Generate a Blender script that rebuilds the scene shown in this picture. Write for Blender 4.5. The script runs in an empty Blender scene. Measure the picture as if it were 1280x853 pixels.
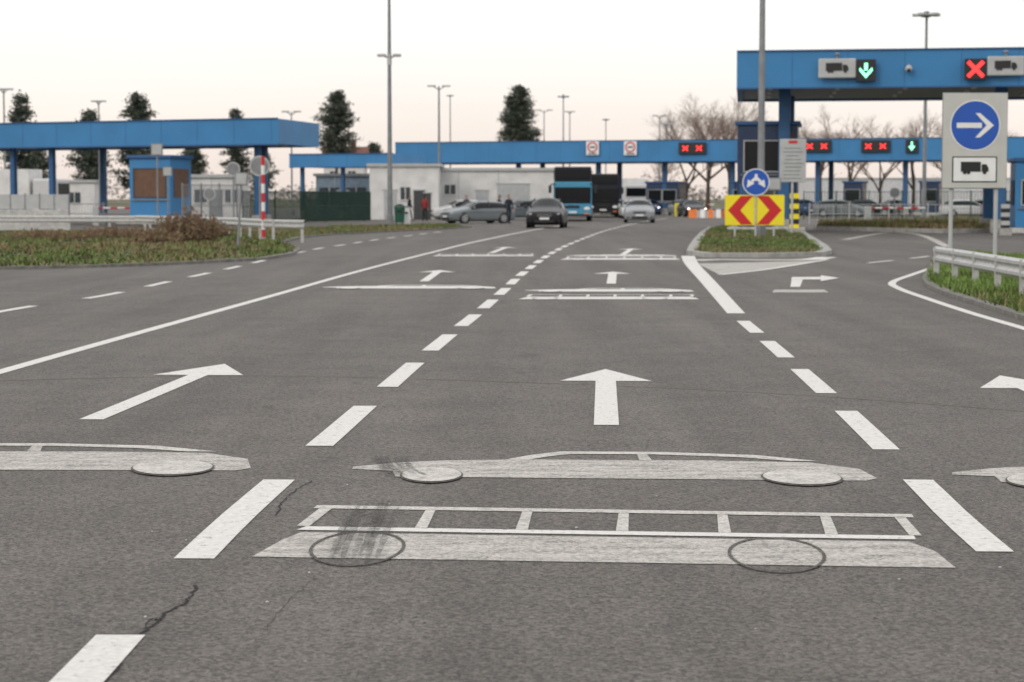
import bpy, bmesh, math, random
from mathutils import Vector, Matrix
random.seed(7)
R=random.Random(11)
# ---------------------------------------------------------------- survey helpers (photo -> ground metres)
F=2500.0; H=1.55; TH=math.atan(178.5/F)
def ray(px,py):
    u=(px-640)/F; v=(426.5-py)/F
    return Vector((u, math.cos(TH)+v*math.sin(TH), -math.sin(TH)+v*math.cos(TH)))
def G(px,py):
    d=ray(px,py); t=H/(-d.z); return (d.x*t, d.y*t)
def A(px,py,Y):
    d=ray(px,py); t=Y/d.y; return (d.x*t, H+d.z*t)
def AX(px,Y): return A(px,250,Y)[0]
def AZ(py,Y): return A(640,py,Y)[1]

# ---------------------------------------------------------------- materials
MATS={}
def pm(name,col,rough=.6,metal=0.,var=.18,scale=3.,bump=0.,emis=0.,spec=.5):
    if name in MATS: return MATS[name]
    m=bpy.data.materials.new(name); m.use_nodes=True
    nt=m.node_tree; N=nt.nodes; L=nt.links
    b=N['Principled BSDF']
    geo=N.new('ShaderNodeNewGeometry')
    n=N.new('ShaderNodeTexNoise'); n.inputs['Scale'].default_value=scale; n.inputs['Detail'].default_value=6
    L.new(geo.outputs['Position'],n.inputs['Vector'])
    mr=N.new('ShaderNodeMapRange'); mr.inputs[1].default_value=.3; mr.inputs[2].default_value=.7
    mr.inputs[3].default_value=1-var; mr.inputs[4].default_value=1+var
    L.new(n.outputs[0],mr.inputs[0])
    mx=N.new('ShaderNodeVectorMath'); mx.operation='SCALE'; mx.inputs[0].default_value=col[:3]
    L.new(mr.outputs[0],mx.inputs['Scale']); L.new(mx.outputs[0],b.inputs['Base Color'])
    b.inputs['Roughness'].default_value=rough; b.inputs['Metallic'].default_value=metal
    b.inputs['Specular IOR Level'].default_value=spec
    if emis: 
        b.inputs['Emission Color'].default_value=(*col[:3],1); b.inputs['Emission Strength'].default_value=emis
    if bump:
        bp=N.new('ShaderNodeBump'); bp.inputs['Strength'].default_value=bump; bp.inputs['Distance'].default_value=.02
        L.new(n.outputs[0],bp.inputs['Height']); L.new(bp.outputs[0],b.inputs['Normal'])
    MATS[name]=m; return m

def asphalt(name,dark=1.0):
    m=bpy.data.materials.new(name); m.use_nodes=True
    nt=m.node_tree; N=nt.nodes; L=nt.links; b=N['Principled BSDF']
    geo=N.new('ShaderNodeNewGeometry')
    def noise(scale,detail=4,rough=.6,stretch=None):
        n=N.new('ShaderNodeTexNoise'); n.inputs['Scale'].default_value=scale
        n.inputs['Detail'].default_value=detail; n.inputs['Roughness'].default_value=rough
        if stretch:
            mp=N.new('ShaderNodeMapping'); mp.inputs['Scale'].default_value=stretch
            mp.inputs['Rotation'].default_value=(0,0,.05)
            L.new(geo.outputs['Position'],mp.inputs['Vector']); L.new(mp.outputs[0],n.inputs['Vector'])
        else: L.new(geo.outputs['Position'],n.inputs['Vector'])
        return n
    def mrange(src,a,b2,c,d):
        r=N.new('ShaderNodeMapRange'); r.inputs[1].default_value=a;r.inputs[2].default_value=b2
        r.inputs[3].default_value=c;r.inputs[4].default_value=d; L.new(src,r.inputs[0]); return r.outputs[0]
    def mul(a,b2):
        x=N.new('ShaderNodeMath'); x.operation='MULTIPLY'; L.new(a,x.inputs[0]); L.new(b2,x.inputs[1]); return x.outputs[0]
    agg=N.new('ShaderNodeTexVoronoi'); agg.inputs['Scale'].default_value=75
    L.new(geo.outputs['Position'],agg.inputs['Vector'])
    sep=N.new('ShaderNodeSeparateColor'); L.new(agg.outputs['Color'],sep.inputs[0])
    a1=mrange(sep.outputs[0],0,1,.52,1.6)
    fine=noise(38,5,.75); a2=mrange(fine.outputs[0],.3,.7,.68,1.32)
    mid=noise(1.3,6,.65); a3=mrange(mid.outputs[0],.3,.7,.86,1.13)
    big=noise(.12,4,.6); a4=mrange(big.outputs[0],.3,.7,.90,1.10)
    st=noise(1,4,.6,(1.1,.05,1)); a5=mrange(st.outputs[0],.35,.65,.85,1.12)
    t=mul(mul(mul(a1,a2),mul(a3,a4)),a5)
    pit=noise(110,2,.5); p=mrange(pit.outputs[0],.28,.40,.4,1.0); t=mul(t,p)
    oil=noise(2.2,3,.5,(1,.45,1)); o=mrange(oil.outputs[0],.24,.33,.72,1.0); t=mul(t,o)
    sc=N.new('ShaderNodeVectorMath'); sc.operation='SCALE'; sc.inputs[0].default_value=(.115*dark,.103*dark,.093*dark)
    L.new(t,sc.inputs['Scale']); L.new(sc.outputs[0],b.inputs['Base Color'])
    b.inputs['Roughness'].default_value=.85; b.inputs['Specular IOR Level'].default_value=.4
    bp=N.new('ShaderNodeBump'); bp.inputs['Strength'].default_value=.6; bp.inputs['Distance'].default_value=.006
    L.new(agg.outputs['Distance'],bp.inputs['Height']); L.new(bp.outputs[0],b.inputs['Normal'])
    return m
ASP=asphalt('asphalt'); ASPD=asphalt('asphalt_dark',.8)

def paint(name,col,wear,wscale=9.,fine=.5,lo=0.,hi=1.,soft=.12,stretch=(1,1,1)):
    """worn road paint; the wear mask lets the asphalt show"""
    m=bpy.data.materials.new(name); m.use_nodes=True
    nt=m.node_tree; N=nt.nodes; L=nt.links; b=N['Principled BSDF']; out=N['Material Output']
    geo=N.new('ShaderNodeNewGeometry')
    mp=N.new('ShaderNodeMapping'); mp.inputs['Scale'].default_value=stretch; L.new(geo.outputs['Position'],mp.inputs[0])
    n=N.new('ShaderNodeTexNoise'); n.inputs['Scale'].default_value=wscale; n.inputs['Detail'].default_value=8; n.inputs['Roughness'].default_value=.72
    L.new(mp.outputs[0],n.inputs['Vector'])
    v=N.new('ShaderNodeTexVoronoi'); v.inputs['Scale'].default_value=75; L.new(geo.outputs['Position'],v.inputs['Vector'])
    sep=N.new('ShaderNodeSeparateColor'); L.new(v.outputs['Color'],sep.inputs[0])
    ad=N.new('ShaderNodeMath'); ad.operation='MULTIPLY_ADD'; L.new(sep.outputs[0],ad.inputs[0]); ad.inputs[1].default_value=fine*.35
    L.new(n.outputs[0],ad.inputs[2])
    mr=N.new('ShaderNodeMapRange'); mr.inputs[1].default_value=wear-.05; mr.inputs[2].default_value=wear+soft; L.new(ad.outputs[0],mr.inputs[0])
    mr.inputs[3].default_value=lo; mr.inputs[4].default_value=hi
    tr=N.new('ShaderNodeBsdfTransparent'); mx=N.new('ShaderNodeMixShader')
    L.new(mr.outputs[0],mx.inputs[0]); L.new(tr.outputs[0],mx.inputs[1]); L.new(b.outputs[0],mx.inputs[2]); L.new(mx.outputs[0],out.inputs[0])
    n2=N.new('ShaderNodeTexNoise'); n2.inputs['Scale'].default_value=30; n2.inputs['Detail'].default_value=5; L.new(geo.outputs['Position'],n2.inputs['Vector'])
    m2=N.new('ShaderNodeMapRange'); m2.inputs[1].default_value=.3;m2.inputs[2].default_value=.7;m2.inputs[3].default_value=.86;m2.inputs[4].default_value=1.08
    L.new(n2.outputs[0],m2.inputs[0])
    sc=N.new('ShaderNodeVectorMath'); sc.operation='SCALE'; sc.inputs[0].default_value=col; L.new(m2.outputs[0],sc.inputs['Scale'])
    L.new(sc.outputs[0],b.inputs['Base Color']); b.inputs['Roughness'].default_value=.75
    return m
P_NEW=paint('road_paint',(.67,.65,.62),.34,14.,fine=.6,soft=.16)
P_WORN=paint('road_paint_worn',(.54,.51,.47),.44,6.,fine=.8,lo=.35,hi=1.0,soft=.34,stretch=(.5,1.6,1))
P_WHEEL=paint('road_paint_wheel',(.60,.57,.53),.42,6.,fine=.8,lo=.5,hi=1.0,soft=.34)
P_SKID=paint('tyre_rubber_mark',(.035,.033,.032),.46,9.,fine=.8,lo=.0,hi=.70,soft=.42)

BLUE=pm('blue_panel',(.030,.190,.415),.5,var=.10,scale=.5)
BLUE_D=pm('blue_panel_dark',(.02,.085,.22),.5,var=.1)  # darker blue for fascia trim, booth roofs and a door panel
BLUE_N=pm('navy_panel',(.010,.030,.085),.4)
BLUE_C=pm('blue_column',(.022,.10,.24),.5,var=.15)
BLUE_S=pm('sign_blue',(.012,.085,.42),.35,var=.05)
WHITE=pm('white_paint',(.75,.75,.74),.5,var=.06)
OFFW=pm('offwhite_wall',(.66,.65,.63),.7,var=.12,scale=1.2)
LGREY=pm('light_grey',(.42,.43,.43),.55,var=.08)
GREY=pm('grey_metal',(.22,.23,.24),.5,.3,var=.15)
DGREY=pm('dark_grey',(.05,.052,.055),.6)
GALV=pm('galvanised_steel',(.48,.48,.47),.45,.4,var=.15,scale=8)
BLACK=pm('black_plastic',(.012,.012,.013),.5)
GLASS=pm('dark_glass',(.008,.010,.013),.10,var=.02,spec=.22)
WGLASS=pm('window_glass',(.05,.06,.07),.15,var=.3)
RED=pm('sign_red',(.55,.015,.02),.4,var=.05)
YEL=pm('sign_yellow',(.85,.70,.015),.4,var=.04)
ORG=pm('orange_plastic',(.75,.20,.03),.5)
BROWN=pm('brown_panel',(.115,.055,.030),.5)
CONC=pm('concrete',(.33,.32,.30),.85,var=.25,scale=4,bump=.3)
KERB=pm('kerb_weathered',(.17,.16,.145),.9,var=.35,scale=5,bump=.3)
CONCW=pm('concrete_pale',(.46,.45,.43),.85,var=.2,scale=5,bump=.3)
SOFF=pm('soffit',(.34,.36,.38),.7,var=.1)
GREENF=pm('green_fence',(.015,.05,.035),.5)
LEDR=pm('led_red',(1.0,.03,.03),.5,var=0,emis=2.0)
LEDG=pm('led_green',(.25,1.0,.55),.5,var=0,emis=2.0)
LAMP=pm('headlamp_lit',(1.0,.93,.8),.3,var=0,emis=5)
BARK=pm('bark',(.07,.055,.045),.9,var=.3,scale=10,bump=.5)
TWIG=pm('twig',(.20,.145,.115),.9,var=.3,scale=2)
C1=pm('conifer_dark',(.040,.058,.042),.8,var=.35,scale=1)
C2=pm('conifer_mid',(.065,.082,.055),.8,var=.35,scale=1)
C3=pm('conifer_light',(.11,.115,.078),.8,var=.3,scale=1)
G1=pm('grass_green',(.120,.165,.040),.8,var=.4,scale=.8)
G2=pm('grass_dark',(.080,.108,.032),.8,var=.4,scale=.8)
G5=pm('grass_fresh',(.145,.225,.045),.8,var=.35,scale=.8)
G3=pm('grass_dry',(.22,.17,.085),.85,var=.3,scale=1.5)
G4=pm('weed_brown',(.17,.11,.07),.9,var=.3,scale=3)
SOIL=pm('grass_soil',(.100,.097,.042),.95,var=.6,scale=1.1,bump=.6)
ROOF=pm('roof_tiles',(.16,.07,.05),.8)
FAR=pm('distant_foliage_hazed',(.30,.26,.24),.95,var=.25,scale=.15)  # air haze over the far trees is put into this pale grey-brown

# ---------------------------------------------------------------- mesh builder
class MB:
    def __init__(s): s.v=[];s.f=[];s.m=[];s.mats=[]
    def mi(s,mat):
        if mat not in s.mats: s.mats.append(mat)
        return s.mats.index(mat)
    def poly(s,pts,mat):
        o=len(s.v); s.v+= [tuple(p) for p in pts]; s.f.append(tuple(range(o,o+len(pts)))); s.m.append(s.mi(mat))
    def raw(s,vs,fs,mat):
        o=len(s.v); s.v+=[tuple(p) for p in vs]; k=s.mi(mat)
        for f in fs: s.f.append(tuple(i+o for i in f)); s.m.append(k)
    def box(s,c,d,mat,rz=0.,bev=0.):
        x,y,z=[q/2 for q in d]; M=Matrix.Rotation(rz,3,'Z')
        if bev<=0:
            vs=[(a*x,b*y,e*z) for a in(-1,1) for b in(-1,1) for e in(-1,1)]
            fs=[(0,1,3,2),(4,6,7,5),(0,4,5,1),(2,3,7,6),(0,2,6,4),(1,5,7,3)]
        else:
            bm=bmesh.new(); bmesh.ops.create_cube(bm,size=1)
            for v in bm.verts: v.co=Vector((v.co.x*d[0],v.co.y*d[1],v.co.z*d[2]))
            bmesh.ops.bevel(bm,geom=bm.edges[:],offset=bev,segments=2,affect='EDGES',profile=.5)
            bm.verts.index_update(); vs=[v.co.copy() for v in bm.verts]; fs=[[v.index for v in f.verts] for f in bm.faces]; bm.free()
        s.raw([tuple(M@Vector(v)+Vector(c)) for v in vs],fs,mat)
    def cyl(s,p0,p1,r0,mat,r1=None,n=10,cap=True):
        if r1 is None:r1=r0
        p0=Vector(p0);p1=Vector(p1); d=(p1-p0).normalized()
        a=d.orthogonal().normalized(); b=d.cross(a)
        vs=[]
        for p,r in((p0,r0),(p1,r1)):
            for i in range(n):
                t=2*math.pi*i/n; vs.append(p+(a*math.cos(t)+b*math.sin(t))*r)
        fs=[(i,(i+1)%n,n+(i+1)%n,n+i) for i in range(n)]
        if cap: fs+=[tuple(range(n-1,-1,-1)),tuple(range(n,2*n))]
        s.raw(vs,fs,mat)
    def sphere(s,c,r,mat,sc=(1,1,1),n=12):
        bm=bmesh.new(); bmesh.ops.create_uvsphere(bm,u_segments=n,v_segments=max(6,n*2//3),radius=r)
        bm.verts.index_update()
        s.raw([(v.co.x*sc[0]+c[0],v.co.y*sc[1]+c[1],v.co.z*sc[2]+c[2]) for v in bm.verts],[[v.index for v in f.verts] for f in bm.faces],mat); bm.free()
    def disc(s,c,r,mat,n=24):
        s.poly([(c[0]+r*math.cos(2*math.pi*i/n),c[1],c[2]+r*math.sin(2*math.pi*i/n)) for i in range(n)],mat)
    def mesh(s,name,smooth=False):
        me=bpy.data.meshes.new(name); me.from_pydata(s.v,[],s.f)
        for m in s.mats: me.materials.append(m)
        me.polygons.foreach_set('material_index',s.m)
        if smooth: me.polygons.foreach_set('use_smooth',[True]*len(s.f))
        me.update(); return me
def put(name,mb,loc=(0,0,0),rz=0.,smooth=False,parent=None,fix=False):
    me=mb.mesh(name,smooth)
    if fix:
        bm=bmesh.new(); bm.from_mesh(me); bmesh.ops.recalc_face_normals(bm,faces=bm.faces[:]); bm.to_mesh(me); bm.free()
    o=bpy.data.objects.new(name,me); bpy.context.scene.collection.objects.link(o)
    o.location=loc; o.rotation_euler=(0,0,rz)
    if parent: o.parent=parent
    return o
def empty(name,loc=(0,0,0),rz=0.):
    e=bpy.data.objects.new(name,None); bpy.context.scene.collection.objects.link(e); e.location=loc; e.rotation_euler=(0,0,rz); e.empty_display_size=.2
    return e

# ---------------------------------------------------------------- polylines
def seglen(P): 
    L=[0]
    for a,b in zip(P,P[1:]): L.append(L[-1]+math.dist(a,b))
    return L
def along(P,L,s):
    s=max(0,min(L[-1],s))
    for i in range(len(P)-1):
        if s<=L[i+1]+1e-9:
            t=(s-L[i])/(L[i+1]-L[i]); return (P[i][0]+(P[i+1][0]-P[i][0])*t,P[i][1]+(P[i+1][1]-P[i][1])*t)
    return P[-1]
def smooth(P,n=8):
    out=[]
    Q=[P[0]]+list(P)+[P[-1]]
    for i in range(1,len(Q)-2):
        p0,p1,p2,p3=Q[i-1],Q[i],Q[i+1],Q[i+2]
        for k in range(n):
            t=k/n
            out.append(tuple(.5*((2*p1[j])+(-p0[j]+p2[j])*t+(2*p0[j]-5*p1[j]+4*p2[j]-p3[j])*t*t+(-p0[j]+3*p1[j]-3*p2[j]+p3[j])*t**3) for j in(0,1)))
    out.append(tuple(P[-1])); return out
def strip(mb,P,w,z,mat,w2=None):
    vs=[];n=len(P)
    for i,p in enumerate(P):
        a=P[max(0,i-1)];b=P[min(n-1,i+1)]; d=Vector((b[0]-a[0],b[1]-a[1])).normalized(); nn=Vector((-d.y,d.x))
        ww=(w if w2 is None else w+(w2-w)*i/(n-1))/2
        vs+=[(p[0]+nn.x*ww,p[1]+nn.y*ww,z),(p[0]-nn.x*ww,p[1]-nn.y*ww,z)]
    mb.raw(vs,[(2*i+1,2*i+3,2*i+2,2*i) for i in range(n-1)],mat)
def dashes(mb,P,start,dash,period,w,z,mat,end=1e9):
    L=seglen(P); s=start
    while s<min(L[-1],end):
        seg=[along(P,L,s+dash*k/4) for k in range(5)]
        if math.dist(seg[0],seg[-1])>dash*.5: strip(mb,seg,w,z,mat)
        s+=period
def inset(P,d):
    n=len(P); area=sum(P[i][0]*P[(i+1)%n][1]-P[(i+1)%n][0]*P[i][1] for i in range(n)); sg=1 if area>0 else -1
    out=[]
    for i in range(n):
        a,b,c=Vector(P[i-1]),Vector(P[i]),Vector(P[(i+1)%n])
        d1=(b-a).normalized();d2=(c-b).normalized(); n1=Vector((-d1.y,d1.x))*sg;n2=Vector((-d2.y,d2.x))*sg
        m=(n1+n2); m=m.normalized() if m.length>1e-6 else n1
        k=d/max(.5,m.dot(n1)); out.append((b.x+m.x*k,b.y+m.y*k))
    return out
def inside(p,P):
    c=False;n=len(P);j=n-1
    for i in range(n):
        if (P[i][1]>p[1])!=(P[j][1]>p[1]) and p[0]<(P[j][0]-P[i][0])*(p[1]-P[i][1])/(P[j][1]-P[i][1])+P[i][0]: c=not c
        j=i
    return c

# ---------------------------------------------------------------- ground
mb=MB(); mb.poly([(-1500,-300,-.06),(1500,-300,-.06),(1500,3000,-.06),(-1500,3000,-.06)],SOIL); put('ground',mb)
mb=MB(); mb.poly([(-90,-15,0),(110,-15,0),(110,330,0),(-90,330,0)],ASP); put('asphalt_road',mb)

CEN=smooth([(-1.42,3.5),(-1.37,8.5),(-1.28,11),(-1.19,12.8),(-1.08,15.2),(-.91,18.8),(-.70,22.8),(-.45,27.3),(-.12,34),(.24,41.7),(1.15,57),(2.4,73),(4.8,99),(8.3,129),(12,155)])
RGT=smooth([(2.0,3.5),(2.12,8.69),(2.24,11),(2.44,14.6),(2.60,17.9),(2.76,21.4),(2.92,25.2),(3.02,26.9),(3.65,37.3),(4.25,47.3),(4.73,53.8)])
SOL=smooth([(-5.1,2),(-4.9,9),(-4.57,17.9),(-3.86,31),(-3.2,43.5),(-2.18,59),(-1.17,73),(1.15,99),(2.7,112)])
OPP=smooth([(-7.4,20),(-6.93,28.4),(-6.5,32),(-6.38,38),(-6.25,44),(-6.05,59.6),(-5.6,67),(-4.9,77),(-3,95)])
mk=MB()
def ystart(P,y):
    L=seglen(P)
    for i,p in enumerate(P):
        if p[1]>=y: return L[i]-(p[1]-y)
    return 0
dashes(mk,CEN,ystart(CEN,8.52-3.93),2.42,3.93,.175,.004,P_NEW)
dashes(mk,RGT,ystart(RGT,8.69-3.58),2.25,3.58,.165,.004,P_NEW,end=ystart(RGT,25.6))
L=seglen(RGT); s0=ystart(RGT,26.9); strip(mk,[along(RGT,L,s0+(L[-1]-s0)*k/20) for k in range(21)],.24,.004,P_NEW,w2=.36)
strip(mk,SOL,.15,.004,P_NEW)
dashes(mk,OPP,ystart(OPP,26.7),2.1,4.25,.15,.004,P_NEW)
strip(mk,smooth([G(866,326),G(900,325),G(960,325.5),G(1010,325),G(1034,322)]),.55,.008,P_NEW)
mk.poly([(*G(872,330),.004),(*G(900,344),.004),(*G(960,336),.004),(*G(1030,326),.004)][::-1],P_WORN)
strip(mk,smooth([G(900,344),G(960,337),G(1034,325)]),.16,.008,P_NEW)
edge=smooth([G(1180,330),G(1142,343),G(1116,353),G(1124,361),G(1160,374),G(1215,392),G(1280,411),G(1450,462),G(1700,540)])
strip(mk,edge,.14,.004,P_NEW)
dashes(mk,smooth([G(1085,329),G(1150,322),G(1175,318)]),0,2.2,4,.14,.004,P_NEW)
strip(mk,smooth([G(1055,300),G(1110,291),G(1150,294),G(1185,309)]),.3,.004,P_WORN)
put('road_marking',mk)

def arrow(tail,tip,Lh=1.18,w=.172,hw=.39,mat=P_NEW):
    t=Vector(tail);p=Vector(tip); d=(p-t).normalized(); n=Vector((-d.y,d.x)); b=p-d*Lh
    q=[t+n*w/2,t-n*w/2,b-n*w/2,b-n*hw,p,b+n*hw,b+n*w/2]
    m=MB(); m.poly([(v.x,v.y,.004) for v in q],mat); put('lane_arrow',m)
arrow(G(758,532),G(757,462)); arrow(G(114,525),G(281,455.5),hw=.40)
t=G(1250,470); arrow((t[0]-.22,t[1]-4.5),t)
arrow(G(530,352),G(550,338)); arrow(G(764,355),G(766,340)); arrow(G(614,316.5),G(634,309)); arrow(G(778,319),G(790,311))
m=MB()
for q in ([G(988,359),G(1000,359),G(1004,348.5),G(990,347)],[G(989,350),G(1030,350),G(1030,346.8),G(990,347)],[G(1026,352.5),G(1049,348.5),G(1026,345)]):
    m.poly([(a,b,.004+.004*len(m.f)) for a,b in q],P_NEW)
put('turn_arrow',m)
m=MB(); m.poly([(a,b,.004) for a,b in(G(965,366),G(1036,366),G(1030,362.5),G(968,362.5))],P_WORN); put('give_way_bar',m)

def picto(name,kind,BL,BR,TR,TL,mat,wm):
    BL,BR,TR,TL=[Vector(p) for p in(BL,BR,TR,TL)]
    def M(u,v,z=.004):
        p=(BL*(1-u)+BR*u)*(1-v)+(TL*(1-u)+TR*u)*v; return (p.x,p.y,z)
    m=MB()
    def ring(u,v,ru,rv,k,z,mt,n=40):
        a=[M(u+ru*math.cos(6.2832*i/n),v+rv*math.sin(6.2832*i/n),z) for i in range(n)]
        b=[M(u+ru*k*math.cos(6.2832*i/n),v+rv*k*math.sin(6.2832*i/n),z) for i in range(n)]
        m.raw(a+b,[(i,(i+1)%n,n+(i+1)%n,n+i) for i in range(n)],mt)
    def ell(u,v,ru,rv,z,mt,n=40):
        m.poly([M(u+ru*math.cos(6.2832*i/n),v+rv*math.sin(6.2832*i/n),z) for i in range(n)],mt)
    def band(o,i,mt):
        for k in range(len(o)-1): m.poly([M(*i[k]),M(*i[k+1]),M(*o[k+1]),M(*o[k])],mt)
    if kind=='car':
        body=[(.09,.02),(.975,.0),(1.0,.08),(.985,.40),(.90,.62),(.70,.67),(.32,.67),(.18,.62),(.08,.52),(.0,.36),(.0,.28),(.08,.22)]
        m.poly([M(*p) for p in body],mat)
        o=[(.30,.675),(.345,.84),(.41,1.0),(.60,1.0),(.80,.90),(.92,.675)]
        i=[(.345,.675),(.385,.80),(.43,.90),(.595,.90),(.765,.81),(.865,.675)]
        band(o,i,wm)
        m.poly([M(.565,.675),M(.59,.675),M(.585,.895),M(.565,.895)],mat)
        for (u,r) in((.158,.060),(.858,.076)):
            ell(u,.07,r,.27,.008,ASP); ell(u,.07,r*.95,.245,.012,wm)
    else:
        m.poly([M(*p) for p in[(0,0),(1.0,0),(.985,.28),(.955,.44),(.045,.44),(.025,.30)]],mat)
        m.poly([M(*p) for p in[(.035,.485),(.968,.485),(.968,.555),(.045,.555)]],P_NEW)
        m.poly([M(*p) for p in[(.035,.93),(.985,.93),(.985,1.0),(.038,1.0)]],P_NEW if mat is P_NEW else wm)
        for u in(.222,.377,.53,.685,.845): m.poly([M(u-.008,.56),M(u+.011,.56),M(u+.011,.925),M(u-.005,.925)],wm)
        m.poly([M(.030,.56),M(.050,.56),M(.065,.925),M(.045,.925)],wm)
        m.poly([M(.962,.56),M(.98,.56),M(.972,.925),M(.955,.925)],wm)
        for u in(.145,.755): ring(u,.17,.070,.30,.93,.008,ASPD)
    put(name,m)
picto('painted_car_symbol','car',G(435,597),G(1100,602),G(1062,567),G(452,564),P_WORN,P_WHEEL)
picto('painted_bus_symbol','bus',G(315,697),G(1195,711),G(1152,644),G(368,632),P_WORN,P_WHEEL)
picto('painted_car_symbol','car',G(-375,588),G(312,589),G(330,555),G(-330,555),P_WORN,P_WHEEL)
picto('painted_car_symbol','car',G(1190,604),G(1880,606),G(1810,572),G(1190,571),P_WORN,P_WHEEL)
for (x0,x1,y0,y1,k) in((402,620,361,356.5,'car'),(655,868,365,360.5,'car'),(648,874,374.5,368.5,'bus'),(540,668,320.5,317.5,'bus'),(700,850,325,321,'bus'),(706,846,320.5,318.3,'car')):
    picto('painted_%s_symbol'%k,k,G(x0,y0),G(x1,y0),G(x1-(x1-760)*.02,y1),G(x0+4,y1),P_NEW,P_NEW)
m=MB()
def taper(P,w,z):
    vs=[];n=len(P)
    for i,p in enumerate(P):
        ww=w/2*math.sin(math.pi*(.12+.76*i/(n-1)))*R.uniform(.7,1.2); vs+=[(p[0]-ww,p[1],z),(p[0]+ww,p[1],z)]
    m.raw(vs,[(2*i,2*i+1,2*i+3,2*i+2) for i in range(n-1)],P_SKID)
for k,(x0,x1,ya,yb) in enumerate(((418,446,706,638),(432,462,712,630),(446,474,708,634),(462,487,716,628),(476,498,704,640),(425,452,700,632),(455,480,698,626))):
    taper(smooth([G(x0-6,ya),G(x0+3,682),G((x0+x1)/2,657),G(x1,yb)]),.034,.016+.004*(k%3))
for k,x0 in enumerate((474,486,498,510,480)):
    taper(smooth([G(x0+22,600-k),G(x0+4,588),G(x0-4,573+k%2)]),.04,.016+.004*(k%3))
put('tyre_mark',m)
CRK=pm('crack_dark',(.014,.013,.012),.95)
def crack(pts,w):
    m=MB(); P=[]
    for a,b in zip(pts,pts[1:]):
        for k in range(9):
            t=k/9; P.append((a[0]+(b[0]-a[0])*t+R.uniform(-.010,.010),a[1]+(b[1]-a[1])*t+R.uniform(-.015,.015)))
    vs=[]
    for p in P:
        ww=R.uniform(.3,1)*w; vs+=[(p[0]-ww/2,p[1],.003),(p[0]+ww/2,p[1],.003)]
    m.raw(vs,[(2*i,2*i+1,2*i+3,2*i+2) for i in range(len(P)-1)],CRK); put('road_crack',m)
crack([G(122,868),G(134,846),G(146,838),G(152,822),G(168,806),G(176,792),G(200,776),G(206,768),G(230,755),G(240,744),G(248,730)],.016)
crack([G(200,776),G(190,774),G(176,790)],.009)
crack([G(345,645),G(352,628),G(372,612),G(392,600)],.011)
crack([G(230,755),G(262,742),G(285,737)],.004)
crack([G(330,790),G(352,760),G(380,735),G(404,712)],.003)
m=MB(); strip(m,smooth([G(0,476),G(330,470),G(700,480),G(1000,494),G(1290,515)]),.035,.002,pm('joint_tan',(.15,.125,.10),.95)); put('asphalt_joint',m)
m=MB()
for _ in range(26):
    x=R.uniform(-3,3.4);y=R.uniform(6.4,11); s=R.uniform(.003,.008)
    m.sphere((x,y,s*.4),s,CONCW,(1,1,.6),6)
put('gravel',m)

# ---------------------------------------------------------------- islands + grass
def island(P,name='kerb',h=.12,kw=.16,km=CONC):
    mb=MB(); I=inset(P,kw); n=len(P)
    mb.raw([(p[0],p[1],-.01) for p in P]+[(p[0],p[1],h) for p in P]+[(p[0],p[1],h) for p in I]+[(p[0],p[1],h-.05) for p in I],
      [(i,(i+1)%n,n+(i+1)%n,n+i) for i in range(n)]+[(n+i,n+(i+1)%n,2*n+(i+1)%n,2*n+i) for i in range(n)]+[(2*n+i,2*n+(i+1)%n,3*n+(i+1)%n,3*n+i) for i in range(n)],km)
    put(name,mb,fix=True)
    mb=MB(); mb.poly([(p[0],p[1],h-.02) for p in I],SOIL); put('verge',mb)
    return I
def grass(P,n,h0,h1,z=.09,w=.02,name='grass',dry=0.,g1=None):
    g1=g1 or G1; g2=G2 if g1 is G1 else G1
    xs=[p[0] for p in P];ys=[p[1] for p in P]; mb=MB(); c=0; g=0
    while c<n and g<n*8:
        g+=1
        x=R.uniform(min(xs),max(xs)); y=R.uniform(min(ys),max(ys))
        if not inside((x,y),P): continue
        nn=math.sin(x*1.3+y*.6)*math.sin(y*.35-x*.9)+.5*math.sin(x*4.1)*math.sin(y*2.3)
        n2=math.sin(x*.5+1)*math.sin(y*.23+x*.31)
        c+=1
        q=R.random()+n2*.35
        mat=G3 if q<dry-.08 else (G4 if q<dry else (g1 if R.random()<.6+.3*nn else g2))
        hh=R.uniform(h0,h1)*(1+.35*nn)
        for _ in range(5):
            a=R.uniform(0,6.28); bx,by=x+R.uniform(-.12,.12),y+R.uniform(-.12,.12); ln=R.uniform(.3,1.2)*hh
            dx,dy=math.cos(a)*w,math.sin(a)*w
            tx,ty=bx+math.cos(a+1.3)*ln,by+math.sin(a+1.3)*ln
            mb.poly([(bx-dx,by-dy,z),(bx+dx,by+dy,z),(tx,ty,z+hh)],mat)
    put(name,mb)
LI=[G(-260,343),G(0,337.5),G(120,335),G(230,331),G(330,325.5),G(366,319.5),G(376,314),G(366,309),G(352,304.5),G(378,298),G(420,294),G(500,290),G(570,286.5),G(590,284.5),G(560,282),G(430,284),G(330,288),G(150,290.5),G(0,291),G(-260,291)]
I=island(LI,h=.07,km=KERB); grass(I,13000,.04,.13,z=.045,w=.03,dry=.42)
MI=[G(858,319),G(861,312),G(867,303),G(876,293),G(885,287),G(905,284.5),G(985,286),G(1003,291),G(1020,302),G(1035,312),G(1040,318),G(1030,321),G(960,322),G(880,322)]
I=island(MI,kw=.3); grass(I,6500,.04,.11,w=.022,dry=.2)
RI=[G(1152,351),G(1158,359),G(1180,369),G(1215,380),G(1280,401),G(1460,452),(14,18),(16,40),(13,52),G(1185,318),G(1165,330)]
I=island(RI,h=.06,km=KERB); grass(I,15000,.06,.18,z=.035,w=.016,dry=.08,g1=G5)
FI=[G(1020,288),G(1020,283),G(1170,280),G(1300,280),G(1300,290),G(1180,292),G(1100,290)]
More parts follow.
